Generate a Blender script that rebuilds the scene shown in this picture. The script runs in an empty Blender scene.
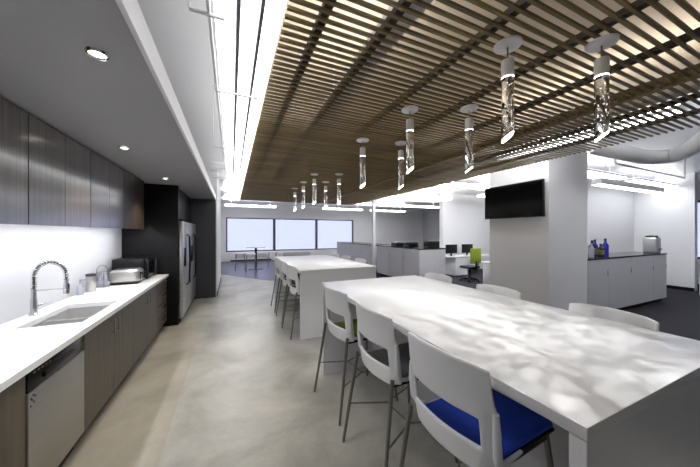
import bpy, bmesh, math, random
from mathutils import Vector, Matrix
random.seed(7)
S = bpy.context.scene
COL = S.collection
PI = math.pi

# ------------------------------------------------------------------ materials
def newmat(name):
    m = bpy.data.materials.new(name); m.use_nodes = True
    nt = m.node_tree
    return m, nt, nt.nodes['Principled BSDF']

def lin(c):
    f = lambda v: v/12.92 if v <= .04045 else ((v+.055)/1.055)**2.4
    return (f(c[0]/255), f(c[1]/255), f(c[2]/255), 1)

def plain(name, rgb, rough=.5, metal=0.0, coat=0.0, noise=0.0, nscale=6.0, bump=0.0, bscale=200.0, spec=.5):
    m, nt, b = newmat(name)
    b.inputs['Roughness'].default_value = rough
    b.inputs['Metallic'].default_value = metal
    b.inputs['Coat Weight'].default_value = coat
    b.inputs['Specular IOR Level'].default_value = spec
    tc = nt.nodes.new('ShaderNodeTexCoord')
    n = nt.nodes.new('ShaderNodeTexNoise'); n.inputs['Scale'].default_value = nscale; n.inputs['Detail'].default_value = 5
    nt.links.new(tc.outputs['Object'], n.inputs['Vector'])
    mx = nt.nodes.new('ShaderNodeMix'); mx.data_type = 'RGBA'
    c = lin(rgb)
    k = max(noise, .015)
    mx.inputs['A'].default_value = tuple(x*(1-k) for x in c[:3]) + (1,)
    mx.inputs['B'].default_value = tuple(min(1, x*(1+k)) for x in c[:3]) + (1,)
    nt.links.new(n.outputs['Fac'], mx.inputs['Factor'])
    nt.links.new(mx.outputs['Result'], b.inputs['Base Color'])
    if bump:
        n2 = nt.nodes.new('ShaderNodeTexNoise'); n2.inputs['Scale'].default_value = bscale
        nt.links.new(tc.outputs['Object'], n2.inputs['Vector'])
        bp = nt.nodes.new('ShaderNodeBump'); bp.inputs['Strength'].default_value = bump; bp.inputs['Distance'].default_value = .002
        nt.links.new(n2.outputs['Fac'], bp.inputs['Height']); nt.links.new(bp.outputs['Normal'], b.inputs['Normal'])
    return m

def grain(name, dark, light, scale, rough=.4, metal=0.0, coat=0.0, spec=.5, island=False, coatr=.1, coatior=1.5):
    m, nt, b = newmat(name)
    b.inputs['Coat IOR'].default_value = coatior
    b.inputs['Roughness'].default_value = rough; b.inputs['Metallic'].default_value = metal
    b.inputs['Coat Weight'].default_value = coat; b.inputs['Coat Roughness'].default_value = coatr
    b.inputs['Specular IOR Level'].default_value = spec
    tc = nt.nodes.new('ShaderNodeTexCoord'); mp = nt.nodes.new('ShaderNodeMapping')
    mp.inputs['Scale'].default_value = scale
    n = nt.nodes.new('ShaderNodeTexNoise'); n.inputs['Scale'].default_value = 1; n.inputs['Detail'].default_value = 6; n.inputs['Roughness'].default_value = .65
    nt.links.new(tc.outputs['Object'], mp.inputs['Vector']); nt.links.new(mp.outputs['Vector'], n.inputs['Vector'])
    r = nt.nodes.new('ShaderNodeValToRGB')
    r.color_ramp.elements[0].position = .32; r.color_ramp.elements[0].color = lin(dark)
    r.color_ramp.elements[1].position = .70; r.color_ramp.elements[1].color = lin(light)
    nt.links.new(n.outputs['Fac'], r.inputs['Fac'])
    out = r.outputs['Color']
    if island:
        g = nt.nodes.new('ShaderNodeNewGeometry')
        mr = nt.nodes.new('ShaderNodeMapRange'); mr.inputs['To Min'].default_value = .75; mr.inputs['To Max'].default_value = 1.15
        nt.links.new(g.outputs['Random Per Island'], mr.inputs['Value'])
        hs = nt.nodes.new('ShaderNodeHueSaturation')
        nt.links.new(mr.outputs['Result'], hs.inputs['Value']); nt.links.new(out, hs.inputs['Color']); out = hs.outputs['Color']
    nt.links.new(out, b.inputs['Base Color'])
    return m

def emit(name, rgb, strength):
    m, nt, b = newmat(name)
    b.inputs['Base Color'].default_value = lin((240, 240, 240))
    b.inputs['Emission Color'].default_value = lin(rgb)
    b.inputs['Emission Strength'].default_value = strength
    return m

M = {}
M['white_wall'] = plain('white_paint', (226, 226, 228), .55, noise=.03, nscale=1.5)
M['grey_wall'] = plain('grey_paint', (200, 200, 202), .6, noise=.03, nscale=1.5)
M['slab'] = plain('painted_slab', (205, 205, 206), .3, noise=.05, nscale=1.2)
M['soffit'] = plain('charcoal_soffit', (150, 150, 153), .5, noise=.04, nscale=2)
M['charcoal'] = plain('charcoal_panel', (60, 60, 66), .45, noise=.05, nscale=3)
M['black_panel'] = plain('black_laminate', (12, 12, 14), .4, spec=.25)
M['black'] = plain('black_plastic', (12, 12, 14), .3, spec=.3)
M['black_gloss'] = plain('black_gloss', (5, 5, 6), .15, spec=.2)
M['tabletop'] = plain('white_solid_surface', (224, 224, 226), .3, noise=.015, nscale=2)
M['counter'] = plain('white_quartz', (240, 240, 241), .22, noise=.02, nscale=60)
M['white_plastic'] = plain('white_plastic', (232, 232, 234), .38)
M['white_metal'] = plain('white_metal', (228, 228, 230), .4)
M['cabinet_grey'] = plain('grey_laminate', (192, 192, 197), .45)
M['black_top'] = plain('black_counter', (22, 22, 25), .22)
M['steel'] = grain('brushed_steel', (186, 185, 182), (206, 205, 201), (2, 2, 60), .36, metal=1)
M['steel_sink'] = plain('sink_steel', (200, 200, 199), .35, metal=.6)
M['chrome'] = plain('chrome', (205, 205, 208), .14, metal=1)
M['leg_metal'] = plain('grey_leg_metal', (128, 126, 122), .35, metal=.75)
M['wood_low'] = grain('brown_grey_wood', (52, 44, 32), (92, 81, 62), (50, 50, 1.3), .42)
M['wood_up'] = grain('dark_wood_laminate', (44, 36, 28), (92, 80, 68), (55, 55, 1.1), .3, coat=1, coatr=.18, coatior=2.2)
M['slat'] = grain('walnut_slat', (80, 67, 38), (132, 114, 72), (1.5, 40, 40), .5, island=True)
M['rail'] = plain('grey_rail', (110, 110, 112), .5)
M['carrier'] = plain('dark_carrier', (38, 33, 28), .6)
M['blue'] = plain('blue_fabric', (42, 80, 200), .8, noise=.1, nscale=150, bump=.3, bscale=500)
M['green'] = plain('green_fabric', (122, 140, 22), .8, noise=.1, nscale=150, bump=.3, bscale=500)
M['grey'] = plain('grey_fabric', (104, 104, 108), .8, noise=.1, nscale=150, bump=.3, bscale=500)
M['dishwasher'] = grain('dishwasher_steel', (163, 160, 154), (169, 166, 160), (2, 2, 60), .38, metal=.9)
M['carpet'] = plain('charcoal_carpet', (50, 50, 55), .95, noise=.25, nscale=30, bump=.6, bscale=120, spec=.1)
M['blue_floor'] = plain('dark_blue_floor', (66, 66, 88), .3, noise=.2, nscale=8)
M['lamp_white'] = emit('luminaire_diffuser', (247, 250, 255), 3.3)
M['lamp_office'] = emit('office_diffuser', (248, 250, 255), 6)
M['lamp_up'] = emit('uplight_fill', (250, 251, 255), 3.2)
M['lamp_soft_up'] = emit('soft_uplight_fill', (250, 251, 255), 3.5)
M['lamp_dim'] = emit('dim_diffuser', (255, 253, 248), 1.5)
M['lamp_plenum'] = emit('plenum_uplight_fill', (255, 250, 244), 8)
M['lamp_far_up'] = emit('office_uplight_fill', (254, 253, 252), 24)
M['led'] = emit('led_strip', (244, 247, 255), 25)
M['down'] = emit('downlight_lens', (255, 246, 232), 6)
M['tip'] = emit('pendant_lens', (255, 250, 238), 5)
M['bottle_blue'] = plain('blue_bottle', (38, 44, 150), .15)
M['bottle_dark'] = plain('dark_bottle', (24, 26, 30), .15)
M['bottle_clear'] = plain('pale_bottle', (172, 176, 192), .15)
M['bottle_label'] = plain('olive_label', (110, 115, 60), .5)
M['silver'] = plain('silver_plastic', (176, 176, 178), .3, metal=.6)

def floor_mat():
    m, nt, b = newmat('polished_concrete')
    N = nt.nodes.new; L = nt.links.new
    tc = N('ShaderNodeTexCoord')
    n = N('ShaderNodeTexNoise'); n.inputs['Scale'].default_value = 1.1; n.inputs['Detail'].default_value = 9; n.inputs['Roughness'].default_value = .6; n.inputs['Distortion'].default_value = .35
    L(tc.outputs['Object'], n.inputs['Vector'])
    def ramp(a, c, p0=.35, p1=.68):
        r = N('ShaderNodeValToRGB'); r.color_ramp.elements[0].position = p0; r.color_ramp.elements[0].color = lin(a)
        r.color_ramp.elements[1].position = p1; r.color_ramp.elements[1].color = lin(c); L(n.outputs['Fac'], r.inputs['Fac']); return r
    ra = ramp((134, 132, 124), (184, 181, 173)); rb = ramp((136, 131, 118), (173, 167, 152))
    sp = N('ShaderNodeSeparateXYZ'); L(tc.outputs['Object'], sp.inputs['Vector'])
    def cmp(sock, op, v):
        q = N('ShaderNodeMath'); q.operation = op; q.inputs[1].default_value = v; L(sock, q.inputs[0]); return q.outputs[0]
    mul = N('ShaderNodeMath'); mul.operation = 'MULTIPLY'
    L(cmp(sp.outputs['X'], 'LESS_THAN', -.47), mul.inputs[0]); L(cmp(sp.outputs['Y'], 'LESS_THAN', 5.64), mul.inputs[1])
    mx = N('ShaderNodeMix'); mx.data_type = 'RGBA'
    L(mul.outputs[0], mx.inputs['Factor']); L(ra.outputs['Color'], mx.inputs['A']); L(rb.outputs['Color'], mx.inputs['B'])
    # fine speckle + hairline saw cuts
    n2 = N('ShaderNodeTexNoise'); n2.inputs['Scale'].default_value = 45; n2.inputs['Detail'].default_value = 4; L(tc.outputs['Object'], n2.inputs['Vector'])
    m2 = N('ShaderNodeMix'); m2.data_type = 'RGBA'; m2.blend_type = 'OVERLAY'; m2.inputs['Factor'].default_value = .12
    L(mx.outputs['Result'], m2.inputs['A']); L(n2.outputs['Color'], m2.inputs['B'])
    L(m2.outputs['Result'], b.inputs['Base Color'])
    b.inputs['Roughness'].default_value = .34
    return m
M['floor'] = floor_mat()

def glass_mat(name, ior=1.5, rough=0.0, tint=(255, 255, 255), bump=0.0):
    m, nt, b = newmat(name)
    b.inputs['Base Color'].default_value = lin(tint)
    b.inputs['Transmission Weight'].default_value = 1; b.inputs['IOR'].default_value = ior; b.inputs['Roughness'].default_value = rough
    if bump:
        tc = nt.nodes.new('ShaderNodeTexCoord'); n = nt.nodes.new('ShaderNodeTexNoise'); n.inputs['Scale'].default_value = 55
        nt.links.new(tc.outputs['Object'], n.inputs['Vector'])
        bp = nt.nodes.new('ShaderNodeBump'); bp.inputs['Strength'].default_value = bump; bp.inputs['Distance'].default_value = .003
        nt.links.new(n.outputs['Fac'], bp.inputs['Height']); nt.links.new(bp.outputs['Normal'], b.inputs['Normal'])
    return m
M['crystal'] = glass_mat('seeded_crystal', 1.46, .0, bump=.015)
def pane_mat():
    m, nt, b = newmat('window_pane')
    t = nt.nodes.new('ShaderNodeBsdfTransparent'); t.inputs['Color'].default_value = (.93, .94, 1, 1)
    mx = nt.nodes.new('ShaderNodeMixShader'); mx.inputs['Fac'].default_value = .1
    b.inputs['Roughness'].default_value = .05
    nt.links.new(t.outputs[0], mx.inputs[1]); nt.links.new(b.outputs[0], mx.inputs[2])
    nt.links.new(mx.outputs[0], nt.nodes['Material Output'].inputs['Surface'])
    return m
M['pane'] = pane_mat()

# ------------------------------------------------------------------ mesh helpers
class MB:
    def __init__(self): self.bm = bmesh.new()
    def box(self, x0, x1, y0, y1, z0, z1, bev=0.0, seg=2):
        b = bmesh.new()
        bmesh.ops.create_cube(b, size=1)
        for v in b.verts:
            v.co = Vector(((x0+x1)/2+v.co.x*(x1-x0), (y0+y1)/2+v.co.y*(y1-y0), (z0+z1)/2+v.co.z*(z1-z0)))
        if bev: bmesh.ops.bevel(b, geom=b.edges[:], offset=bev, segments=seg, profile=.5, affect='EDGES', clamp_overlap=True)
        self._add(b); return self
    def _add(self, b):
        t = bpy.data.meshes.new('t'); b.to_mesh(t); b.free(); self.bm.from_mesh(t); bpy.data.meshes.remove(t)
    def cyl(self, p0, p1, r0, r1=None, n=20, cap=True):
        p0, p1 = Vector(p0), Vector(p1); r1 = r0 if r1 is None else r1
        d = p1-p0; L = d.length
        b = bmesh.new()
        bmesh.ops.create_cone(b, cap_ends=cap, segments=n, radius1=r0, radius2=r1, depth=L)
        q = d.to_track_quat('Z', 'Y').to_matrix().to_4x4()
        bmesh.ops.transform(b, matrix=Matrix.Translation((p0+p1)/2) @ q, verts=b.verts[:])
        self._add(b); return self
    def lathe(self, prof, c, n=24):
        b = bmesh.new(); rings = []
        for r, z in prof:
            if r < 1e-5: rings.append([b.verts.new((c[0], c[1], c[2]+z))])
            else: rings.append([b.verts.new((c[0]+r*math.cos(2*PI*k/n), c[1]+r*math.sin(2*PI*k/n), c[2]+z)) for k in range(n)])
        for a, d in zip(rings, rings[1:]):
            for k in range(n):
                if len(a) == 1 and len(d) == 1: continue
                if len(a) == 1: b.faces.new((a[0], d[(k+1) % n], d[k]))
                elif len(d) == 1: b.faces.new((a[k], a[(k+1) % n], d[0]))
                else: b.faces.new((a[k], a[(k+1) % n], d[(k+1) % n], d[k]))
        bmesh.ops.recalc_face_normals(b, faces=b.faces[:])
        self._add(b); return self
    def tube(self, pts, r, n=12):
        pts = [Vector(p) for p in pts]; b = bmesh.new(); rings = []
        rr = r if isinstance(r, (list, tuple)) else [r]*len(pts)
        up = None
        for i, p in enumerate(pts):
            d = (pts[min(i+1, len(pts)-1)]-pts[max(i-1, 0)]).normalized()
            if up is None:
                up = Vector((0, 0, 1)) if abs(d.z) < .9 else Vector((1, 0, 0))
            s = d.cross(up).normalized(); up = s.cross(d).normalized()
            rings.append([b.verts.new(p+rr[i]*(math.cos(2*PI*k/n)*s+math.sin(2*PI*k/n)*up)) for k in range(n)])
        for a, d in zip(rings, rings[1:]):
            for k in range(n): b.faces.new((a[k], a[(k+1) % n], d[(k+1) % n], d[k]))
        b.faces.new(rings[0]); b.faces.new(rings[-1])
        bmesh.ops.recalc_face_normals(b, faces=b.faces[:])
        self._add(b); return self
    def poly(self, pts, z0, z1):
        b = bmesh.new(); lo = [b.verts.new((x, y, z0)) for x, y in pts]; hi = [b.verts.new((x, y, z1)) for x, y in pts]
        b.faces.new(lo); b.faces.new(hi); n = len(pts)
        for k in range(n): b.faces.new((lo[k], lo[(k+1) % n], hi[(k+1) % n], hi[k]))
        bmesh.ops.recalc_face_normals(b, faces=b.faces[:])
        self._add(b); return self
    def build(self, name, mat, parent=None, smooth=True):
        off = Vector((0, 0, 0)); p = parent
        while p is not None: off += p.location; p = p.parent
        if off.length: bmesh.ops.translate(self.bm, vec=-off, verts=self.bm.verts[:])
        me = bpy.data.meshes.new(name); self.bm.to_mesh(me); self.bm.free()
        me.materials.append(M[mat] if isinstance(mat, str) else mat)
        if smooth:
            for f in me.polygons: f.use_smooth = True
            me.set_sharp_from_angle(angle=math.radians(35))
        o = bpy.data.objects.new(name, me); COL.objects.link(o)
        if parent is not None: o.parent = parent
        return o

def tag(o, label, cat, group=None):
    o['label'] = label; o['category'] = cat
    if group: o['group'] = group
    return o
def thing(name, label, cat, loc=(0, 0, 0), group=None):
    o = bpy.data.objects.new(name, None); COL.objects.link(o); o.location = loc; o.empty_display_size = .1
    return tag(o, label, cat, group)
def struct(name, mb, mat, label=None, parent=None):
    o = mb.build(name, mat, parent, smooth=False)
    if parent is None: o['kind'] = 'structure'
    if label: o['label'] = label
    return o
def dup(r, loc, label, rz=0.0, group=None, parts=True):
    c = r.copy(); COL.objects.link(c); c.location = loc; c.rotation_euler = (0, 0, rz); c['label'] = label
    if group: c['group'] = group
    def rec(a, b):
        for ch in [o for o in COL.objects if o.parent == a]:
            d = ch.copy(); COL.objects.link(d); d.parent = b; rec(ch, d)
    if parts: rec(r, c)
    return c

# ------------------------------------------------------------------ the setting
CZ = 3.3
struct('floor', MB().box(-1.8, 14, -3.2, 17, -.1, 0), 'floor', 'polished concrete floor')
struct('floor_carpet', MB().poly([(3.1, -3.0), (13.5, -3.0), (13.5, 16.5), (3.1, 16.5)], 0, .006), 'carpet', 'dark charcoal carpet')
struct('floor_blue', MB().poly([(-1.66, 13.4), (-.3, 11.5), (1.24, 9.35), (3.1, 8.2), (3.1, 16.5), (-1.66, 16.5)], 0, .005), 'blue_floor', 'dark bluish floor by the windows')
struct('ceiling', MB().box(-1.8, 14, -3.2, 17, CZ, CZ+.15), 'slab', 'pale painted ceiling slab')
struct('wall_left', MB().box(-1.8, -1.66, -3.2, 17, 0, CZ), 'white_wall')
struct('wall_back', MB().box(-1.8, 14, -3.2, -3.0, 0, CZ), 'white_wall')
struct('ceiling_lowered', MB().box(-1.66, -.385, -3.0, 7.62, 2.47, 2.60), 'soffit', 'charcoal lowered ceiling over the kitchen')
struct('trim_1', MB().box(-.385, -.362, -3.0, 7.64, 2.468, 2.61, .004), 'white_metal', 'white edge trim of the lowered ceiling')
struct('wall_kitchen_end', MB().box(-1.66, -.366, 7.53, 7.62, 0, 2.47), 'charcoal', 'charcoal end wall beside the refrigerators')
struct('wall_corridor', MB().box(-1.66, -.34, 7.64, 10.2, 0, CZ), 'white_wall')
struct('baseboard_corridor', MB().box(-.34, -.325, 7.64, 10.2, 0, .1), 'black_panel')
# far wall with windows
FW = 16.5
mb = MB()
mb.box(-1.8, 14, FW, FW+.2, 0, .55).box(-1.8, 14, FW, FW+.2, 2.5, CZ)
xs = [-1.66, -.28, 2.36, 2.44, 5.0, 5.1, 7.6, 7.7, 14]
mb.box(-1.8, -.28, FW, FW+.2, .55, 2.5).box(7.6, 14, FW, FW+.2, .55, 2.5)
struct('wall_far', mb, 'white_wall')
for k, (a, c) in enumerate([(-.28, 2.36), (2.36, 5.0), (5.0, 7.6)]):
    w = MB()
    w.box(a, a+.07, FW, FW+.12, .55, 2.5).box(c-.07, c, FW, FW+.12, .55, 2.5).box(a, c, FW, FW+.12, .55, .61).box(a, c, FW, FW+.12, 2.44, 2.5)
    w = struct(f'window_{k+1}', w, 'charcoal', 'far window with dark frame')
    MB().box(a+.07, c-.07, FW+.05, FW+.06, .61, 2.44).build('pane', 'pane', w)
# right-hand side
struct('wall_office', MB().box(6.0, 11.7, 4.05, 4.2, 0, CZ), 'grey_wall')
struct('wall_return', MB().box(11.7, 11.9, 2.84, 4.2, 0, CZ), 'white_wall')
struct('baseboard_return', MB().box(11.685, 11.7, 2.84, 4.05, 0, .1), 'black_panel')
mb = MB(); mb.box(13.5, 13.7, -3.2, 2.2, 0, CZ).box(13.5, 13.7, 4.6, 17, 0, CZ).box(13.5, 13.7, 2.2, 4.6, 0, .8).box(13.5, 13.7, 2.2, 4.6, 2.65, CZ)
struct('wall_right', mb, 'grey_wall')
w = struct('window_4', MB().box(13.5, 13.6, 2.2, 2.27, .8, 2.65).box(13.5, 13.6, 4.53, 4.6, .8, 2.65).box(13.5, 13.6, 2.2, 4.6, .8, .86).box(13.5, 13.6, 2.2, 4.6, 2.59, 2.65), 'charcoal')
MB().box(13.54, 13.55, 2.27, 4.53, .86, 2.59).build('pane', 'pane', w)
struct('wall_desks', MB().box(8.1, 13.5, 8.6, 8.8, 0, CZ), 'white_wall')
struct('column_main', MB().box(4.83, 6.0, 2.7, 3.81, 0, CZ), 'white_wall', 'white square column carrying the television')
struct('column_slim', MB().box(5.04, 5.15, 9.1, 9.2, 0, CZ), 'white_wall', 'slim white column beyond the cabinets')

# ------------------------------------------------------------------ slatted wood ceiling
ZS = 2.63
PZ = 3.16
struct('ceiling_backing', MB().box(.24, 3.98, -1.2, 8.74, PZ, PZ+.03), plain('beige_backing', (206, 192, 168), .7, noise=.08, nscale=1.5), 'beige ceiling seen between the wooden slats')
t = thing('slat_ceiling', 'suspended ceiling of dark brown wooden slats above the tables', 'ceiling', (2.1, 4, ZS))
mb = MB(); y = -1.2; i = 0
while y < 8.76:
    mb.box(.226, 4.0 + random.uniform(-.012, .012), y, y+.016, ZS, ZS+.014); y += .052; i += 1
mb.build('slats', 'slat', t, smooth=False)
for x in (.40, .71, 1.2, 1.69, 2.2, 3.2, 3.62):
    MB().box(x-.02, x+.02, -1.2, 8.76, ZS+.0155, ZS+.05).build('carrier', 'carrier', t, smooth=False)
MB().box(2.68, 2.73, -1.2, 8.76, ZS-.012, ZS+.065).build('beam', 'slat', t, smooth=False)
for x in (.40, 1.69, 2.7, 3.62):
    for yy in (.4, 2.8, 5.3, 7.9):
        MB().cyl((x, yy, ZS+.045), (x, yy, PZ), .005, n=8).build('hanger_rod', 'white_metal', t)

# ------------------------------------------------------------------ linear luminaires in the slot
def luminaire(name, x0, x1, y0, y1, z0, z1, mat, label, group, hang=True, up=None, lens=.013, top=None):
    r = thing(name, label, 'light', ((x0+x1)/2, (y0+y1)/2, z0), group)
    MB().box(x0, x1, y0, y1, z0+lens-.001, z1, .004).build('housing', 'white_metal', r)
    MB().box(x0+.004, x1-.004, y0+.004, y1-.004, z0, z0+lens).build('diffuser', mat, r)
    if up: MB().box(x0+.01, x1-.01, y0+.01, y1-.01, z1, z1+.006).build('fill_uplight', up, r)  # glowing top face added to brighten the ceiling and lift the fill
    if hang:
        for f in (.12, .88):
            if x1-x0 > y1-y0: p = (x0+f*(x1-x0), (y0+y1)/2)
            else: p = ((x0+x1)/2, y0+f*(y1-y0))
            MB().cyl((p[0], p[1], z1), (p[0], p[1], top or CZ), .006, n=8).build('suspension_rod', 'white_metal', r)
    return r
rowname = {0: 'row nearest the kitchen', 1: 'middle row', 2: 'row along the slats'}
segname = ['closest overhead', 'second along', 'third along', 'last, at the far end']
for ri, (a, b) in enumerate([(-.075, .021), (.037, .119), (.135, .221)]):
    for si in range(4):
        y0 = .2 + si*2.2
        luminaire('linear_light', a, b, y0, y0+2.19, ZS, ZS+.08, 'lamp_white',
                  f'bright white linear ceiling light in {rowname[ri]}, {segname[si]}', 'linear lights between kitchen soffit and slats', up='lamp_up', lens=.03)
for k, x in enumerate((.029, .127)):
    tag(MB().box(x-.0078, x+.0078, .2, 9.0, ZS-.006, ZS+.05).build('channel_rail', 'rail'),
        ['grey metal rail between the linear lights, nearer the kitchen', 'grey metal rail between the linear lights, nearer the slats'][k], 'rail')
tag(MB().tube([(-.092, -2, ZS-.01), (-.092, 5.0, ZS-.01), (-.092, 5.03, ZS+.02), (-.092, 5.04, CZ)], .008).build('conduit_pipe', 'white_metal'), 'thin white conduit pipe running beside the linear lights', 'pipe')
for k, (yy, x0, x1, z) in enumerate([(2.05, -.105, .20, ZS-.02), (1.35, -.17, -.03, ZS-.02), (3.4, -.19, .15, ZS-.02)]):
    tag(MB().tube([(x0, yy, z), (x1, yy, z)], .008).cyl((x0, yy, z), (x0, yy, CZ), .005, n=8).build('cross_rod', 'white_metal'),
        ['thin white cross rod under the linear lights, middle one', 'short white cross rod beside the conduit, nearest', 'thin white cross rod under the linear lights, farthest'][k], 'rod')
for k, (yy, z, r) in enumerate([(4.9, 2.80, .025), (5.5, 2.80, .04), (6.4, 2.82, .025)]):
    tag(MB().tube([(-.362, yy, z), (.9, yy, z)], r).build('ceiling_pipe', 'white_metal'),
        ['white pipe crossing under the ceiling slot, nearest of three', 'thick white pipe crossing under the ceiling slot', 'white pipe crossing the ceiling slot at its far end'][k], 'pipe')
# ------------------------------------------------------------------ downlights
for k, (x, y) in enumerate([(-.57, 1.61), (-.96, 3.28), (-.93, 4.88)]):
    r = thing('recessed_downlight', ['round recessed downlight nearest the camera in the charcoal ceiling', 'middle recessed downlight above the sink', 'farthest recessed downlight, near the refrigerators'][k], 'light', (x, y, 2.44), 'kitchen downlights')
    MB().lathe([(.034, .016), (.040, .014), (.045, .026), (.034, .029)], (x, y, 2.44), 32).build('trim_ring', 'chrome', r)
    MB().lathe([(0, .024), (.034, .024), (.034, .0285), (0, .0285)], (x, y, 2.44), 32).build('lens', 'down', r)
    d = bpy.data.lights.new('downlight', 'SPOT'); d.energy = 40; d.color = (1, .93, .82); d.spot_size = math.radians(95); d.spot_blend = .6; d.shadow_soft_size = .05
    o = bpy.data.objects.new('downlight_lamp', d); COL.objects.link(o); o.parent = r; o.location = (0, 0, -.01)

# ------------------------------------------------------------------ kitchen base units
FX = -1.03
def handle_v(parent, y, z0, z1, x=FX):
    m = MB(); m.cyl((x+.03, y, z0), (x+.03, y, z1), .006, n=12)
    for z in (z0+.02, z1-.02): m.cyl((x, y, z), (x+.03, y, z), .005, n=10)
    return m.build('handle', 'chrome', parent)
def base_cabinet(y0, y1, nd, label, name='base_cabinet', hs=True, open_top=False):
    r = thing(name, label, 'cabinet', (-1.34, (y0+y1)/2, 0), 'kitchen base cabinets')
    m = MB().box(-1.655, FX-.022, y0+.001, y1-.001, .1, .66 if open_top else .868)
    if open_top: m.box(-1.655, FX-.022, y0+.001, y0+.02, .66, .868).box(-1.655, FX-.022, y1-.02, y1-.001, .66, .868)
    m.build('body', 'wood_low', r, smooth=False)
    MB().box(-1.60, FX-.07, y0+.001, y1-.001, 0, .1).build('toe_kick', 'black_panel', r, smooth=False)
    w = (y1-y0)/nd
    for i in range(nd):
        a, b = y0+i*w+.002, y0+(i+1)*w-.002
        d = MB().box(FX-.02, FX, a, b, .105, .862, .0015, 1).build('door', 'wood_low', r)
        if hs:
            hy = b-.05 if i == 0 and nd > 1 else a+.05
            handle_v(d, hy, .68, .83)
    return r
base_cabinet(.5, 1.27, 2, 'brown wood base cabinet nearest the camera, mostly out of frame')
base_cabinet(1.27, 2.055, 2, 'brown wood base cabinet left of the stainless dishwasher')
base_cabinet(2.69, 3.79, 2, 'brown wood base cabinet under the sink, right of the dishwasher', open_top=True)
base_cabinet(3.79, 4.90, 2, 'brown wood base cabinet under the toaster, between sink cabinet and drawers')
r = thing('drawer_unit', 'narrow brown wood unit of four drawers beside the refrigerator panel', 'cabinet', (-1.34, 5.2, 0), 'kitchen base cabinets')
MB().box(-1.655, FX-.022, 4.902, 5.53, .1, .868).build('body', 'wood_low', r, smooth=False)
MB().box(-1.60, FX-.07, 4.902, 5.53, 0, .1).build('toe_kick', 'black_panel', r, smooth=False)
for k in range(4):
    z0 = .107+k*.19
    d = MB().box(FX-.02, FX, 4.905, 5.525, z0, z0+.178, .0015, 1).build('drawer', 'wood_low', r)
    m = MB().cyl((FX+.03, 5.08, z0+.14), (FX+.03, 5.36, z0+.14), .006, n=10)
    for yy in (5.1, 5.34): m.cyl((FX, yy, z0+.14), (FX+.03, yy, z0+.14), .005, n=8)
    m.build('handle', 'chrome', d)
# dishwasher
r = thing('dishwasher', 'stainless steel dishwasher with black control strip under the white counter', 'dishwasher', (-1.34, 2.37, 0))
MB().box(-1.62, FX-.03, 2.06, 2.685, .1, .866).build('body', 'black_panel', r, smooth=False)
MB().box(FX-.03, FX+.006, 2.066, 2.68, .115, .735, .006).build('door', 'dishwasher', r)
p = MB().box(FX-.03, FX+.002, 2.066, 2.68, .738, .862, .004).build('control_panel', 'black_gloss', r)
MB().box(FX-.0, FX+.014, 2.20, 2.55, .765, .80, .005).build('handle', 'black', p)
m = MB()
for k in range(5): m.box(FX+.001, FX+.006, 2.11+.035*k, 2.128+.035*k, .83, .84, .001)
m.build('button', 'grey', p)
MB().box(-1.60, FX-.06, 2.06, 2.685, 0, .1).build('toe_kick', 'black_panel', r, smooth=False)
m = MB()
for (yy, zz) in ((2.085, .70), (2.105, .712), (2.095, .688), (2.12, .70), (2.11, .672), (2.083, .66)):
    m.cyl((FX+.005, yy, zz), (FX+.0075, yy, zz), .006, n=10)
m.build('sticker_dots', 'black', r)

# countertop with sink cut-out
SX0, SX1, SY0, SY1 = -1.49, -1.10, 2.84, 3.58
m = MB(); CT0, CT1 = .87, .91; X0, X1, Y0, Y1 = -1.655, -1.005, .5, 5.535
m.box(X0, SX0, Y0, Y1, CT0, CT1).box(SX1, X1, Y0, Y1, CT0, CT1).box(SX0, SX1, Y0, SY0, CT0, CT1).box(SX0, SX1, SY1, Y1, CT0, CT1)
tag(m.build('countertop', 'counter', smooth=False), 'long white kitchen countertop on the brown base cabinets', 'countertop')
# sink
r = thing('kitchen_sink', 'undermount stainless double bowl sink set in the white countertop', 'sink', (-1.295, 3.21, .68))
def bowl(y0, y1):
    m = MB(); z0, z1, w = .70, .869, .006
    m.box(SX0+.004, SX1-.004, y0, y1, z0, z0+w).box(SX0+.004, SX0+.004+w, y0, y1, z0, z1).box(SX1-.004-w, SX1-.004, y0, y1, z0, z1)
    m.box(SX0+.004, SX1-.004, y0, y0+w, z0, z1).box(SX0+.004, SX1-.004, y1-w, y1, z0, z1)
    b = m.build('bowl', 'steel_sink', r, smooth=False)
    MB().lathe([(0, .0), (.04, .0), (.045, .004), (0, .006)], ((SX0+SX1)/2, (y0+y1)/2, z0+w)).build('drain', 'chrome', b)
bowl(SY0+.004, 3.14); bowl(3.16, SY1-.004)
MB().box(SX0+.004, SX1-.004, 3.14, 3.16, .82, .866, .003).build('divider', 'steel_sink', r)
# faucet
fx, fy = -1.575, 3.24
r = thing('spring_faucet', 'tall chrome spring neck kitchen faucet behind the sink', 'faucet', (fx, fy, .91))
MB().lathe([(.0, 0), (.032, 0), (.032, .012), (.022, .02), (.021, .14), (.017, .15), (.017, .23), (.0, .23)], (fx, fy, .91), 24).build('base', 'chrome', r)
arc = [(fx, fy, 1.14)]
R = .105
for k in range(0, 19):
    a = PI - k*PI/18*1.0
    arc.append((fx+R+R*math.cos(a), fy, 1.25+R*1.15*math.sin(a)))
arc.append((fx+2*R, fy, 1.20))
MB().tube(arc, .008, 10).build('hose', 'black', r)
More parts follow.
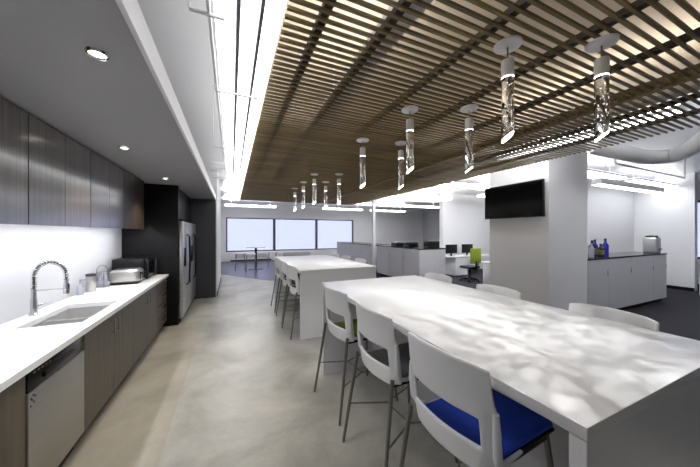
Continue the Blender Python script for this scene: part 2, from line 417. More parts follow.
# spring coil around the hose
def resample(pts, n):
    P = [Vector(p) for p in pts]; L = [0]
    for a, b in zip(P, P[1:]): L.append(L[-1]+(b-a).length)
    out = []
    for i in range(n):
        s = L[-1]*i/(n-1); j = 0
        while j < len(L)-2 and L[j+1] < s: j += 1
        f = (s-L[j])/max(1e-6, L[j+1]-L[j]); d = (P[j+1]-P[j]).normalized(); out.append((P[j].lerp(P[j+1], f), d))
    return out
coil = []
for i, (p, d) in enumerate(resample(arc, 560)):
    n1 = Vector((0, 1, 0)); n2 = d.cross(n1); a = i*2*PI/22
    coil.append(p+.017*(n1*math.cos(a)+n2*math.sin(a)))
MB().tube(coil, .0042, 6).build('spring', 'chrome', r)
h = MB().lathe([(.0, -.13), (.020, -.13), (.022, -.10), (.016, -.04), (.014, 0), (0, 0)], (fx+2*R, fy, 1.21), 20).build('spray_head', 'chrome', r)
MB().box(fx+2*R+.014, fx+2*R+.022, fy-.008, fy+.008, 1.1, 1.17, .003).build('trigger', 'black', h)
MB().tube([(fx, fy, 1.125), (fx+2*R-.015, fy, 1.125)], .006).tube([(fx+2*R+.02*math.cos(q), fy+.02*math.sin(q), 1.125) for q in [k*PI/8 for k in range(17)]], .004, 8).build('support_arm', 'chrome', r)
MB().cyl((fx, fy, .985), (fx+.02, fy+.06, .99), .012, n=14).cyl((fx+.02, fy+.06, .99), (fx+.05, fy+.14, 1.0), .006, .005, n=12).build('lever', 'chrome', r)

# canister, soap pump, caddy
c = (-1.575, 4.27, .91)
r = thing('canister', 'brushed steel canister with dark lid behind the sink', 'canister', c)
MB().lathe([(0, 0), (.045, 0), (.047, .006), (.047, .185), (.043, .19), (0, .19)], c, 32).build('body', 'steel', r)
MB().lathe([(0, .19), (.047, .19), (.049, .198), (.047, .218), (.02, .222), (0, .222)], c, 32).build('lid', 'charcoal', r)
c = (-1.60, 4.08, .91)
r = thing('soap_pump', 'small clear soap pump by the wall, left of the steel canister', 'soap dispenser', c)
MB().lathe([(0, 0), (.026, 0), (.028, .01), (.028, .10), (.012, .13), (0, .13)], c).build('bottle', 'bottle_clear', r)
MB().cyl((c[0], c[1], 1.04), (c[0], c[1], 1.09), .005, n=10).cyl((c[0], c[1], 1.085), (c[0]+.045, c[1], 1.082), .006, n=10).build('nozzle', 'chrome', r)
c = (-1.565, 4.56, .91)
r = thing('wire_caddy', 'tall wire caddy holding pale bottles beside the toaster', 'caddy', c)
m = MB()
for z in (.01, .10, .20):
    m.tube([(c[0]+.06*math.cos(a), c[1]+.06*math.sin(a), .91+z) for a in [k*PI/10 for k in range(21)]], .003, 6)
for k in range(6):
    a = k*PI/3; m.cyl((c[0]+.06*math.cos(a), c[1]+.06*math.sin(a), .91), (c[0]+.06*math.cos(a), c[1]+.06*math.sin(a), 1.11), .003, n=6)
m.tube([(c[0]+.06*math.cos(a), c[1], 1.11+.09*math.sin(a)) for a in [k*PI/12 for k in range(13)]], .0035, 6)
m.build('frame', 'leg_metal', r)
for k, (dx, dy) in enumerate(((-.025, .0), (.027, .018))):
    tag(MB().lathe([(0, .004), (.021, .004), (.023, .012), (.023, .12), (.009, .15), (.009, .18), (0, .18)], (c[0]+dx, c[1]+dy, .91), 16).build('sauce_bottle', 'bottle_clear'),
        ['pale bottle in the wire caddy, wall side', 'pale bottle in the wire caddy, front side'][k], 'bottle', 'bottles in the wire caddy')
# toaster
x0, x1, y0, y1 = -1.53, -1.20, 4.64, 4.93
r = thing('toaster', 'silver four slice toaster standing in front of the microwave', 'toaster', ((x0+x1)/2, (y0+y1)/2, .91))
m = MB().box(x0, x1, y0, y1, .928, 1.115, .045, 5).build('body', 'steel', r)
MB().box(x0+.012, x1-.012, y0+.012, y1-.012, .91, .932, .004).build('base', 'black', r)
for k in range(2):
    yy = y0+.085+.12*k
    MB().box(x0+.05, x1-.05, yy-.018, yy+.018, 1.11, 1.1165, .002).build('slot', 'black', r)
    MB().box(x1-.002, x1+.006, yy-.008, yy+.008, .97, 1.07, .002).build('lever_track', 'black', r)
    MB().box(x1+.004, x1+.03, yy-.025, yy+.025, 1.045, 1.06, .004).build('lever', 'black', r)
    MB().cyl((x1, yy, .955), (x1+.018, yy, .955), .015, n=18).build('dial', 'chrome', r)
# microwave
x0, x1, y0, y1 = -1.60, -1.17, 4.97, 5.50
r = thing('microwave', 'black countertop microwave behind the toaster', 'microwave', ((x0+x1)/2, (y0+y1)/2, .91))
MB().box(x0, x1-.03, y0, y1, .922, 1.235, .006).build('body', 'black', r)
d = MB().box(x1-.03, x1, y0+.002, y1-.14, .925, 1.232, .006).build('door', 'black', r)
MB().box(x1-.002, x1+.002, y0+.05, y1-.18, .97, 1.19, .001).build('door_window', 'black_gloss', d)
MB().cyl((x1+.022, y1-.16, .96), (x1+.022, y1-.16, 1.2), .008, n=12).cyl((x1, y1-.16, .98), (x1+.022, y1-.16, .98), .006, n=8).cyl((x1, y1-.16, 1.18), (x1+.022, y1-.16, 1.18), .006, n=8).build('handle', 'chrome', d)
p = MB().box(x1-.03, x1, y1-.138, y1, .925, 1.232, .006).build('control_panel', 'charcoal', r)
m = MB()
for a in range(4):
    for b in range(3): m.box(x1-.001, x1+.003, y1-.12+.036*b, y1-.092+.036*b, .96+.04*a, .985+.04*a, .001)
m.build('keypad', 'grey', p)
m = MB()
for px in (x0+.04, x1-.06):
    for py in (y0+.04, y1-.04): m.cyl((px, py, .91), (px, py, .924), .014, n=12)
m.build('feet', 'black', r)

# upper cabinets
ys = [-.98, -.09, .80, 1.69, 2.58, 3.47, 4.36, 5.25]
nm = ['first, behind the camera', 'second, beside the camera', 'nearest in view', 'second in view', 'over the sink', 'over the canister', 'farthest, by the refrigerator panel']
for k in range(2, 7):
    a, b = ys[k], ys[k+1]
    r = thing('wall_cabinet', f'dark wood wall cabinet, {nm[k]}', 'cabinet', (-1.47, (a+b)/2, 1.69), 'dark wall cabinets')
    MB().box(-1.655, -1.302, a+.001, b-.001, 1.725, 2.455).build('body', 'wood_up', r, smooth=False)
    for i in range(2):
        w = (b-a)/2
        MB().box(-1.30, -1.28, a+i*w+(.005 if i == 0 else .0015), a+(i+1)*w-(.005 if i else .0015), 1.685, 2.455, .001, 1).build('door', 'wood_up', r)
t = thing('under_cabinet_light', 'slim white light strip under the dark wall cabinets', 'light', (-1.5, 3, 1.675))
MB().box(-1.38, -1.33, .9, 5.2, 1.708, 1.725).build('housing', 'white_metal', t)
MB().box(-1.375, -1.335, .9, 5.2, 1.702, 1.709).build('diffuser', 'led', t)

# refrigerators and surround
r = thing('refrigerator_surround', 'black tall panel and bulkhead around the refrigerators', 'panel', (-1.25, 6.55, 0))
MB().box(-1.655, -.86, 5.54, 5.58, 0, 2.466).build('side_panel', 'black_panel', r, smooth=False)
MB().box(-1.655, -.90, 5.58, 7.525, 1.90, 2.466).build('bulkhead', 'black_panel', r, smooth=False)
def fridge(y0, y1, label):
    r = thing('refrigerator', label, 'refrigerator', (-1.2, (y0+y1)/2, 0), 'stainless refrigerators')
    MB().box(-1.62, -.87, y0+.005, y1-.005, .02, 1.84, .004).build('body', 'charcoal', r)
    w = (y1-y0)/2
    for i in range(2):
        d = MB().box(-.868, -.80, y0+i*w+.004, y0+(i+1)*w-.004, .09, 1.84, .012, 3).build('door', 'steel', r)
        hy = y0+w-.035 if i == 0 else y0+w+.035
        MB().tube([(-.80, hy, .62), (-.755, hy, .66), (-.745, hy, 1.1), (-.755, hy, 1.56), (-.80, hy, 1.6)], .013, 10).build('handle', 'black', d)
        if i == 0: MB().box(-.801, -.797, y0+.1, y0+w-.1, 1.0, 1.35, .002).build('dispenser', 'black_gloss', d)
    MB().box(-.866, -.84, y0+.01, y1-.01, .02, .085).build('kick_grille', 'black', r)
    return r
fridge(5.6, 6.54, 'stainless double door refrigerator nearer the counter')
fridge(6.56, 7.5, 'stainless double door refrigerator beside the charcoal end wall')

# ------------------------------------------------------------------ tables
TX0, TX1, TZ = .955, 2.28, 1.055
def bar_table(y0, y1, label):
    r = thing('bar_table', label, 'table', ((TX0+TX1)/2, (y0+y1)/2, 0), 'white bar tables')
    MB().box(TX0, TX1, y0, y1, TZ-.042, TZ, .003, 2).build('tabletop', 'tabletop', r)
    for (a, b) in ((y0+.002, y0+.05), (y1-.05, y1-.002)):
        MB().box(TX0+.004, TX1-.004, a, b, 0, TZ-.0425, .002, 1).build('end_panel', 'tabletop', r)
    MB().box((TX0+TX1)/2-.02, (TX0+TX1)/2+.02, y0+.051, y1-.051, .08, TZ-.043).build('centre_panel', 'grey_wall', r, smooth=False)
    return r
bar_table(.43, 2.95, 'long white bar height table in the foreground')
bar_table(4.0, 6.6, 'white bar height table behind the foreground one')

# ------------------------------------------------------------------ stools
def back_mesh():
    zs = [.642, .658, .735, .762, .772, .868, .880, .91, .945, 1.03, 1.095, 1.115]
    ts = [-1, -.93, -.82, -.745, -.715, -.35, 0, .35, .715, .745, .82, .93, 1]
    b = bmesh.new(); V = []
    for z in zs:
        row = []
        for t in ts:
            hw = .249 if z < .93 else (.243 if z < 1.0 else .236)
            if z < .72: hw = .238
            y = t*hw
            lean = -.04-(z-.74)*.12
            x = -.20+lean+.055*abs(t)**2.2
            if z < .93 and abs(t) > .9: x += .018
            zz = z
            if z > 1.08: zz = z-.013*max(0, abs(t)-.7)/.3-.006*abs(t)
            if z < .70: zz = z+.02*max(0, abs(t)-.7)/.3
            row.append(b.verts.new((x, y, zz)))
        V.append(row)
    for i in range(len(zs)-1):
        for j in range(len(ts)-1):
            if 3 <= i <= 5 and 3 <= j <= 8: continue
            b.faces.new((V[i][j], V[i][j+1], V[i+1][j+1], V[i+1][j]))
    bmesh.ops.recalc_face_normals(b, faces=b.faces[:])
    return b
def make_stool():
    r = thing('bar_stool', 'x', 'stool', (0, 0, 0), 'white bar stools')
    mb = MB(); mb.bm = back_mesh()
    o = mb.build('backrest', 'white_plastic', r)
    s = o.modifiers.new('sol', 'SOLIDIFY'); s.thickness = .02; s.offset = 0
    s = o.modifiers.new('sub', 'SUBSURF'); s.levels = 2; s.render_levels = 2
    # white side rails rising from the seat into the back
    for sg in (-1, 1): MB().tube([(.02, sg*.212, .672), (-.10, sg*.218, .672), (-.165, sg*.230, .69), (-.192, sg*.242, .74), (-.200, sg*.245, .84), (-.204, sg*.243, .925)], [.008, .012, .015, .016, .016, .012], 12).build('side_rail', 'white_plastic', r)
    MB().box(-.18, .32, -.206, .206, .650, .668, .008, 3).build('seat_base', 'black', r)
    MB().box(-.178, .318, -.202, .202, .664, .700, .016, 4).box(-.216, -.10, -.13, .13, .664, .698, .014, 4).build('seat_pad', 'grey', r)
    mb = MB()
    mb.box(-.19, .27, -.205, -.18, .632, .656, .004).box(-.19, .27, .18, .205, .632, .656, .004).box(.25, .27, -.205, .205, .632, .656, .004).box(-.19, -.165, -.205, .205, .632, .656, .004)
    mb.build('seat_frame', 'black', r)
    feet = {}
    for sx in (-1, 1):
        for sy in (-1, 1):
            top = Vector((-.222, sy*.228, .70)) if sx < 0 else Vector((.255, sy*.195, .652))
            bot = Vector((-.325, sy*.275, 0)) if sx < 0 else Vector((.315, sy*.26, 0))
            MB().tube([bot, bot.lerp(top, .03), top], [.010, .0115, .0135], 14).build('leg', 'leg_metal', r)
            feet[(sx, sy)] = bot.lerp(top, .30 / (top.z))
    mb = MB()
    j = {sy: Vector((-.01, sy*.13, .30)) for sy in (-1, 1)}
    for k, p in feet.items(): mb.tube([p, j[k[1]]], .006, 8)
    mb.tube([j[-1], j[1]], .006, 8)
    mb.build('footrest', 'leg_metal', r)
    return r
proto = make_stool()
first = True
def place(x, y, rz, label, pad):
    global first
    if first: r = proto; r.location = (x, y, 0); r.rotation_euler = (0, 0, rz); r['label'] = label; first = False
    else: r = dup(proto, (x, y, 0), label, rz)
    for ch in COL.objects:
        if ch.parent == r and ch.name.startswith('seat_pad'):
            ch.data = ch.data.copy(); ch.data.materials[0] = M[pad]
            if pad != 'grey': ch['label'] = pad + ' seat pad'
R_ = math.radians
LX = 1.14
place(LX-.015, .97, R_(4), 'white bar stool with blue seat, nearest on the left of the foreground table', 'blue')
place(LX-.005, 1.66, R_(3), 'white bar stool with grey seat between the blue and green ones', 'grey')
place(LX-.01, 2.40, R_(6), 'white bar stool with green seat at the far left of the foreground table', 'green')
RX = 2.10
place(RX, .94, PI+R_(-2), 'white stool back behind the foreground table, closest and largest on the right', 'grey')
place(RX, 1.76, PI, 'white stool back in the middle of the foreground table\'s right side', 'grey')
place(RX+.02, 2.59, PI, 'white stool back at the far end of the foreground table\'s right side', 'grey')
place(1.13, 4.36, R_(4), 'white bar stool with green seat, nearest on the left of the rear table', 'green')
place(1.13, 5.08, R_(2), 'middle white bar stool on the left of the rear table', 'grey')
place(1.13, 5.85, 0, 'last white bar stool on the left of the rear table', 'grey')
place(2.12, 4.78, PI, 'white stool back nearest on the right of the rear table', 'grey')
place(2.12, 5.50, PI, 'white stool back in the middle of the rear table\'s right side', 'grey')
place(2.12, 6.20, PI, 'white stool back last on the right of the rear table', 'grey')

# ------------------------------------------------------------------ pendants
def make_pendant():
    r = thing('crystal_pendant', 'x', 'pendant light', (0, 0, 0), 'crystal pendant lights')
    MB().lathe([(0, -.016), (.030, -.016), (.066, -.010), (.068, 0), (0, 0)], (0, 0, 0), 36).build('canopy', 'white_metal', r)
    MB().cyl((0, 0, -.09), (0, 0, -.014), .004, n=10).build('stem', 'leg_metal', r)
    MB().lathe([(0, -.176), (.030, -.176), (.031, -.17), (.031, -.09), (.029, -.086), (0, -.086)], (0, 0, 0), 32).build('cap', 'white_metal', r)
    MB().lathe([(0, -.1815), (.0295, -.1815), (.0295, -.1765), (0, -.1765)], (0, 0, 0), 28).build('led_disc', 'tip', r)
    # glass rod with slanted cut at the bottom and air seeds inside
    b = bmesh.new(); n = 32; rad = .030
    top = []; bot = []
    for k in range(n):
        a = 2*PI*k/n; x, y = rad*math.cos(a), rad*math.sin(a)
        top.append(b.verts.new((x, y, -.183))); bot.append(b.verts.new((x, y, -.485-.75*x)))
    b.faces.new(top); b.faces.new(bot[::-1])
    for k in range(n): b.faces.new((top[k], top[(k+1) % n], bot[(k+1) % n], bot[k]))
    bmesh.ops.recalc_face_normals(b, faces=b.faces[:])
    mb = MB(); mb._add(b)
    rnd = random.Random(3)
    for k in range(45):
        s = bmesh.new(); q = rnd.uniform(.0012, .003)
        bmesh.ops.create_icosphere(s, subdivisions=2, radius=q)
        a = rnd.uniform(0, 2*PI); rr = rnd.uniform(0, .022)
        bmesh.ops.scale(s, vec=(1, 1, rnd.uniform(1, 2.2)), verts=s.verts[:])
        bmesh.ops.translate(s, vec=(rr*math.cos(a), rr*math.sin(a), rnd.uniform(-.47, -.2)), verts=s.verts[:])
        bmesh.ops.reverse_faces(s, faces=s.faces[:]); mb._add(s)
    mb.build('crystal', 'crystal', r)
    # ground light-giving tip
    b = bmesh.new(); lo = []; hi = []
    for k in range(n):
        a = 2*PI*k/n; x, y = rad*.96*math.cos(a), rad*.96*math.sin(a)
        hi.append(b.verts.new((x, y, -.4865-.75*x))); lo.append(b.verts.new((x*.93, y*.93, -.500-.75*x)))
    b.faces.new(hi); b.faces.new(lo[::-1])
    for k in range(n): b.faces.new((hi[k], hi[(k+1) % n], lo[(k+1) % n], lo[k]))
    bmesh.ops.recalc_face_normals(b, faces=b.faces[:])
    mb = MB(); mb._add(b); mb.build('tip', 'tip', r)
    return r
pp = make_pendant()
pos = [(1.34, .95, 'left one of the nearest pair over the foreground table'), (1.78, .74, 'rightmost and largest, over the foreground table'),
       (1.32, 1.77, 'second in the left row, over the middle of the foreground table'), (1.74, 1.56, 'second in the right row, over the middle of the foreground table'),
       (1.29, 2.56, 'third in the left row, over the far end of the foreground table'), (1.72, 2.47, 'third in the right row, partly behind a nearer pendant'),
       (1.67, 4.21, 'nearest in the right row over the rear table'), (1.69, 4.97, 'middle of the right row over the rear table'),
       (1.29, 4.39, 'nearest in the left row over the rear table'), (1.29, 5.15, 'middle of the left row over the rear table'),
       (1.30, 5.96, 'last in the left row over the rear table')]
def gobo(d):
    d.use_nodes = True; nt = d.node_tree; e = nt.nodes['Emission']
    tc = nt.nodes.new('ShaderNodeTexCoord'); n = nt.nodes.new('ShaderNodeTexNoise')
    n.inputs['Scale'].default_value = 6; n.inputs['Detail'].default_value = 3; n.inputs['Distortion'].default_value = 2.6
    nt.links.new(tc.outputs['Normal'], n.inputs['Vector'])
    mr = nt.nodes.new('ShaderNodeMapRange'); mr.inputs['From Min'].default_value = .46; mr.inputs['From Max'].default_value = .60
    mr.inputs['To Min'].default_value = .3; mr.inputs['To Max'].default_value = 2.3
    nt.links.new(n.outputs['Fac'], mr.inputs['Value']); nt.links.new(mr.outputs['Result'], e.inputs['Strength'])
sp = bpy.data.lights.new('pendant_beam', 'SPOT'); sp.energy = 8; sp.color = (1, .985, .96); sp.spot_size = math.radians(100); sp.spot_blend = .8; sp.shadow_soft_size = .012
gobo(sp)
rp = random.Random(5)
for k, (x, y, l) in enumerate(pos):
    lab = 'crystal cylinder pendant, ' + l; rz = rp.uniform(1.5, 2.7)
    if k == 0: r = pp; r.location = (x, y, ZS); r['label'] = lab; r.rotation_euler = (0, 0, rz)
    else: r = dup(pp, (x, y, ZS), lab, rz)
for r in [o for o in COL.objects if o.name.startswith('crystal_pendant')]:
    o = bpy.data.objects.new('pendant_beam', sp); COL.objects.link(o); o.parent = r; o.location = (0, 0, -.53)
    o.rotation_euler = (0, 0, random.uniform(0, 6))

# ------------------------------------------------------------------ television on the column
ty0, ty1, tz0, tz1 = 2.74, 3.86, 1.905, 2.535
r = thing('television', 'black flat television hung on the white column', 'television', (4.79, 3.3, tz0))
MB().box(4.745, 4.795, ty0, ty1, tz0, tz1, .006).build('housing', 'black', r)
MB().box(4.742, 4.746, ty0+.012, ty1-.012, tz0+.018, tz1-.012).build('screen', 'black_gloss', r)
MB().box(4.79, 4.829, 3.15, 3.45, 2.0, 2.3).build('wall_bracket', 'black', r)

# ------------------------------------------------------------------ credenza (right) and cabinet island
def credenza(x0, x1, y0, y1, front, label, n, zt=1.15, edges=None):
    r = thing('storage_credenza', label, 'cabinet', ((x0+x1)/2, (y0+y1)/2, 0), 'grey office credenzas')
    MB().box(x0+.02, x1-.02, y0+.02, y1-.02, .1, zt-.03).build('body', 'cabinet_grey', r, smooth=False)
    MB().box(x0+.06, x1-.06, y0+.06, y1-.06, .006, .1).build('plinth', 'black_panel', r, smooth=False)
    MB().box(x0-.005, x1+.005, y0-.01, y1+.01, zt-.03, zt, .002, 1).build('top', 'black_top', r)
    if front == '-y':
        e = edges or [x0+(x1-x0)*k/n for k in range(n+1)]
        for a, b in zip(e, e[1:]):
            d = MB().box(a+.004, b-.004, y0, y0+.02, .105, zt-.035, .0015, 1).build('door', 'cabinet_grey', r)
            MB().box(b-.05, b-.035, y0-.012, y0, .8, .9, .003).build('handle', 'chrome', d)
    else:
        e = edges or [y0+(y1-y0)*k/n for k in range(n+1)]
        for a, b in zip(e, e[1:]):
            d = MB().box(x0, x0+.02, a+.004, b-.004, .105, zt-.035, .0015, 1).build('door', 'cabinet_grey', r)
            MB().box(x0-.012, x0, b-.05, b-.035, .8, .9, .003).build('handle', 'chrome', d)
        MB().box(x0+.02, x1-.02, y0+.002, y0+.02, .105, zt-.035).build('end_panel', 'cabinet_grey', r, smooth=False)
    return r
credenza(6.02, 9.4, 2.7, 3.3, '-y', 'grey storage credenza with black top right of the white column', 4, edges=[6.02, 6.75, 7.7, 8.72, 9.4])
credenza(5.12, 6.15, 6.4, 8.95, '-x', 'grey cabinet island with black top behind the foreground table', 3)
credenza(5.12, 6.0, 9.4, 13.2, '-x', 'far grey cabinet run beyond the slim white column', 4)
# bottles on the credenza
def bottle(x, y, h, r, mat, label, lab=False):
    o = thing('bottle', label, 'bottle', (x, y, 1.15), 'bottles on the credenza')
    MB().lathe([(0, 0), (r, 0), (r, h*.62), (r*.4, h*.78), (r*.36, h*.93), (0, h*.93)], (x, y, 1.15), 18).build('glass', mat, o)
    MB().lathe([(0, h*.93), (r*.42, h*.93), (r*.42, h), (0, h)], (x, y, 1.15), 14).build('cap', 'black', o)
    if lab: MB().lathe([(r*1.01, h*.15), (r*1.02, h*.2), (r*1.02, h*.5), (r*1.01, h*.52)], (x, y, 1.15), 18).build('paper_label', 'bottle_label', o)
bottle(6.20, 2.86, .30, .045, 'bottle_dark', 'dark bottle at the credenza end next to the column')
bottle(6.36, 2.95, .27, .04, 'bottle_clear', 'pale bottle second from the column')
bottle(6.50, 2.86, .29, .042, 'bottle_clear', 'pale bottle left of the dark labelled one')
bottle(6.66, 2.92, .33, .06, 'bottle_dark', 'dark bottle with olive label on the credenza', True)
bottle(6.84, 2.86, .26, .055, 'bottle_dark', 'short dark bottle beside the blue ones', True)
bottle(7.00, 3.02, .34, .05, 'bottle_blue', 'tall blue bottle left of the front blue bottle')
bottle(7.12, 2.90, .36, .055, 'bottle_blue', 'blue bottle at the right end of the bottle group')
c = (9.2, 2.87, 1.15)
r = thing('water_urn', 'silver drinks dispenser near the right end of the credenza', 'dispenser', c)
MB().box(9.07, 9.33, 2.76, 3.0, 1.15, 1.52, .03, 3).build('body', 'silver', r)
MB().cyl((9.2, 2.77, 1.25), (9.2, 2.71, 1.25), .015, n=12).build('tap', 'black', r)
MB().lathe([(0, 0), (.11, 0), (.10, .04), (.02, .06), (0, .06)], (9.2, 2.88, 1.52), 20).build('lid', 'black', r)
# small office machines on the island
for k, (x, y, w, d, h) in enumerate([(5.45, 8.0, .35, .4, .14), (5.5, 7.3, .35, .35, .17), (5.75, 6.6, .4, .3, .22)]):
    r = thing('desktop_printer', ['low dark device on the island top, far one', 'low dark device on the middle of the island top', 'dark device at the near end of the island top'][k], 'printer', (x, y, 1.15), 'devices on the cabinet island')
    MB().box(x-w/2, x+w/2, y-d/2, y+d/2, 1.15, 1.15+h, .02, 3).build('body', 'black', r)
    MB().box(x-w/2+.04, x+w/2-.04, y-d/2+.04, y+d/2-.04, 1.15+h, 1.16+h, .004).build('lid', 'charcoal', r)
    MB().box(x-w/2-.08, x-w/2+.01, y-d/2+.06, y+d/2-.06, 1.19, 1.2, .003).build('paper_tray', 'grey', r)

# ------------------------------------------------------------------ desk corner
def desk(x0, x1, y0, y1, px0, px1, label):
    r = thing('office_desk', label, 'desk', ((x0+x1)/2, (y0+y1)/2, 0), 'white office desks')
    MB().box(x0, x1, y0, y1, .71, .74, .004).build('desktop', 'tabletop', r)
    MB().box(px0, px1, y0+.03, y1-.05, .03, .709, .004).build('pedestal', 'white_metal', r)
    m = MB()
    for k in range(3): m.box(px0+.01, px1-.01, y0+.018, y0+.03, .05+.22*k, .26+.22*k, .002, 1)
    m.build('drawer_fronts', 'white_metal', r)
    for yy in (y0+.05, y1-.05): MB().box(x1-.05, x1-.01, yy-.02, yy+.02, .006, .71).build('leg', 'leg_metal', r)
    return r
desk(7.35, 9.6, 7.4, 8.15, 7.6, 8.2, 'white office desk against the far white wall behind the green chair')
desk(7.02, 9.4, 5.2, 5.85, 7.05, 7.6, 'white office desk partly hidden behind the column')
for k, (x, y) in enumerate([(7.72, 7.75), (8.55, 7.75)]):
    r = thing('computer_monitor', ['black monitor at the left end of the far desk', 'black monitor right of the green chair'][k], 'monitor', (x, y, .74), 'office monitors')
    MB().box(x-.28, x+.28, y-.02, y+.02, .84, 1.18, .006).build('screen', 'black', r)
    MB().box(x-.03, x+.03, y+.0, y+.03, .75, .9).build('stand', 'black', r)
    MB().box(x-.12, x+.12, y-.08, y+.08, .74, .752, .003).build('foot', 'black', r)
cx, cy = 7.35, 6.55
r = thing('office_chair', 'lime green office chair at the desks', 'chair', (cx, cy, 0.006))
MB().box(cx-.23, cx+.23, cy-.26, cy-.20, .62, 1.12, .025, 3).build('backrest', 'green', r)
MB().box(cx-.24, cx+.24, cy-.22, cy+.24, .44, .52, .03, 3).build('seat', 'black', r)
MB().cyl((cx, cy, .08), (cx, cy, .44), .03, n=14).build('gas_lift', 'black', r)
MB().box(cx-.03, cx+.03, cy-.27, cy-.23, .42, .7, .006).box(cx-.03, cx+.03, cy-.27, cy, .41, .445, .006).build('back_stem', 'black', r)
m = MB()
for k in range(5):
    a = 2*PI*k/5; m.tube([(cx, cy, .10), (cx+.29*math.cos(a), cy+.29*math.sin(a), .075)], [.03, .018], 10)
m.build('base', 'black', r)
for k in range(5):
    a = 2*PI*k/5; px, py = cx+.29*math.cos(a), cy+.29*math.sin(a)
    MB().cyl((px-.02, py, .036), (px+.02, py, .036), .03, n=14).build('castor', 'black', r)

# ------------------------------------------------------------------ far dining corner
def round_table(x, y, h, rr, label):
    r = thing('round_table', label, 'table', (x, y, .005), 'round tables by the windows')
    MB().lathe([(0, h-.03), (rr, h-.03), (rr, h), (0, h)], (x, y, .005), 40).build('tabletop', 'tabletop', r)
    MB().cyl((x, y, .02), (x, y, h-.03), .05, n=18).build('pole', 'black', r)
    MB().lathe([(0, 0), (.34, 0), (.33, .015), (.06, .03), (0, .03)], (x, y, .005), 36).build('base', 'black', r)
round_table(1.0, 12.6, 1.0, .42, 'round high table with dark pole by the far windows')
def far_stool(x, y, label):
    r = thing('backless_stool', label, 'stool', (x, y, .005), 'stools by the far windows')
    MB().box(x-.19, x+.19, y-.19, y+.19, .72, .75, .01).build('seat', 'tabletop', r)
    for sx in (-1, 1):
        for sy in (-1, 1): MB().cyl((x+sx*.2, y+sy*.2, .005), (x+sx*.16, y+sy*.16, .72), .012, n=10).build('leg', 'leg_metal', r)
far_stool(.35, 12.5, 'stool left of the round high table'); far_stool(1.75, 12.9, 'stool right of the round high table'); far_stool(.75, 11.9, 'stool in front of the round high table')
for k, (a, b) in enumerate([(-.1, 2.2), (2.55, 4.8)]):
    r = thing('radiator', ['white radiator below the left far window', 'white radiator below the middle far window'][k], 'radiator', ((a+b)/2, 16.4, .005), 'radiators by the far windows')
    MB().box(a, b, 16.30, 16.49, .1, .5, .01).build('casing', 'white_metal', r)
    m = MB(); x = a+.3
    while x < b-.3: m.box(x, x+.02, 16.285, 16.305, .2, .44); x += .06
    m.build('grille', 'grey', r)
    MB().box(a+.05, b-.05, 16.35, 16.48, .005, .1).build('plinth', 'charcoal', r)
r = thing('floor_heater', 'low white box at the right edge of the picture', 'heater', (11.3, 2.42, .006))
MB().box(11.1, 11.5, 2.2, 2.62, .006, .5, .01).build('casing', 'white_metal', r)
m = MB()
for k in range(6): m.box(11.09, 11.102, 2.25, 2.57, .1+.05*k, .12+.05*k)
m.build('grille', 'grey', r)

# ------------------------------------------------------------------ office ceiling: luminaires and duct
luminaire('pendant_linear_light', 6.55, 9.35, 2.72, 2.88, 2.57, 2.70, 'lamp_office', 'white suspended linear light over the right credenza', None)
lab = {3.3: 'nearest row', 5.6: 'second row', 8.2: 'third row', 11: 'fourth row', 14: 'last row'}
for (yy, ln) in lab.items():
    for (a, b, sd) in ((4.6, 7.0, 'left'), (7.6, 10.0, 'right')):
        if yy == 8.2 and sd == 'right': b = 8.05; a = 7.3
        hw = .14
        if yy == 3.3: a += 1.6; b += 1.6; hw = .2
        luminaire('office_light', a, b, yy-hw, yy+hw, 2.94, 3.0, 'lamp_office', f'bright rectangular office ceiling light, {ln}, {sd} one', 'office ceiling lights', up='lamp_far_up' if yy > 4 else 'lamp_soft_up')
for k, (x, ya) in enumerate([(3.2, .2), (3.2, 3.2), (3.2, 6.0), (.8, .2), (.8, 3.2), (.8, 6.0)]):  # left row is added to brighten the beige backing between the slats
    luminaire('plenum_light', x-.07, x+.07, ya, ya+2.2, 2.72, 2.78, 'slab', f'white linear light above the wooden slats, {["nearest on the right", "middle on the right", "farthest on the right", "added fill, nearest on the left", "added fill, middle on the left", "added fill, farthest on the left"][k]}', 'lights above the slats', up='lamp_plenum', top=PZ)
ctl = [Vector(p) for p in ((4.6, 2.5, 3.25), (5.2, 2.28, 3.0), (5.68, 2.04, 2.87), (6.1, 1.95, 2.84), (6.3, 1.72, 2.84), (5.9, 1.4, 2.87), (5.3, 1.1, 2.92), (4.6, .8, 3.0), (4.2, .6, 3.1))]
pts = []
for a in range(1, len(ctl)-2):
    p0, p1, p2, p3 = ctl[a-1:a+3]
    for q in range(8):
        u = q/8
        pts.append(.5*((2*p1)+(p2-p0)*u+(2*p0-5*p1+4*p2-p3)*u*u+(3*p1-p0-3*p2+p3)*u**3))
tag(MB().tube(pts, .11, 24).build('air_duct', 'white_metal'), 'curved round white air duct under the ceiling right of the column', 'duct')
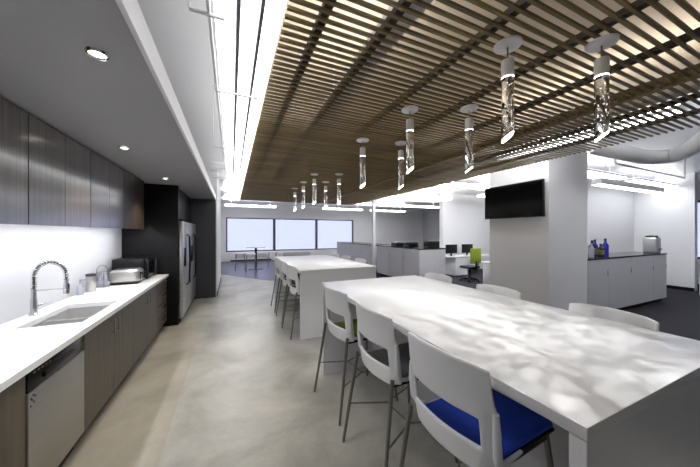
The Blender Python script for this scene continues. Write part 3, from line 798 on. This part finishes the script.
tag(MB().tube([(5.5, 2.12, CZ), (5.5, 2.12, 2.74), (5.52, 2.12, 2.72), (8.2, 2.12, 2.72), (8.22, 2.12, 2.74), (8.22, 2.12, CZ)], .016, 10).build('sprinkler_pipe', 'white_metal'), 'thin white pipe running below the curved air duct', 'pipe')

# ------------------------------------------------------------------ lights, world, camera
w = bpy.data.worlds.new('World'); S.world = w; w.use_nodes = True
bg = w.node_tree.nodes['Background']; bg.inputs['Color'].default_value = (.72, .77, 1, 1); bg.inputs['Strength'].default_value = .85

for k, (a, b, yy) in enumerate([(5.2, 7.6, .9), (8.2, 10.6, .9)]):
    luminaire('office_light', a, b, yy-.2, yy+.2, 2.94, 3.0, 'lamp_office', f'rectangular ceiling light over the carpet right of the foreground table, {["left", "right"][k]} one', 'office ceiling lights', up='lamp_up')
luminaire('office_light', 8.2, 10.6, 6.7, 7.0, 2.94, 3.0, 'lamp_office', 'ceiling light above the desks by the far white wall', 'office ceiling lights', up='lamp_far_up')
for k, yy in enumerate((1.15, 4.1)):  # added lights, hidden by the slats, to brighten the column's left face
    luminaire('office_light', 4.36, 4.54, yy, yy+2.4, 2.94, 3.0, 'lamp_office', f'added unseen fill light along the right edge of the wooden slats, {["nearer", "farther"][k]} one', 'office ceiling lights', up='lamp_far_up')
for k, (a, b, yy) in enumerate([(-.3, 2.1, 11.2), (-.3, 2.1, 14.2)]):  # added lights that brighten the dark far walls
    luminaire('dining_fill_light', a, b, yy-.15, yy+.15, 2.94, 3.0, 'lamp_office', f'added fill light over the dark blue floor, {["nearer", "farther"][k]} one', 'added lights by the far windows', up='lamp_far_up')

cam = bpy.data.cameras.new('Camera'); co = bpy.data.objects.new('Camera', cam); COL.objects.link(co)
co.location = (0, 0, 1.63); co.rotation_euler = (R_(90), 0, -math.atan(118.5/266))
cam.sensor_width = 36; cam.lens = 266/700*36; cam.shift_y = -.7/700; cam.clip_start = .02
S.camera = co
S.view_settings.view_transform = 'Standard'; S.view_settings.look = 'None'; S.view_settings.gamma = 1
S.view_settings.use_curve_mapping = False; S.view_settings.exposure = 0.68
S.cycles.use_denoising = True
S.cycles.max_bounces = 10; S.cycles.transparent_max_bounces = 12; S.cycles.sample_clamp_indirect = 6
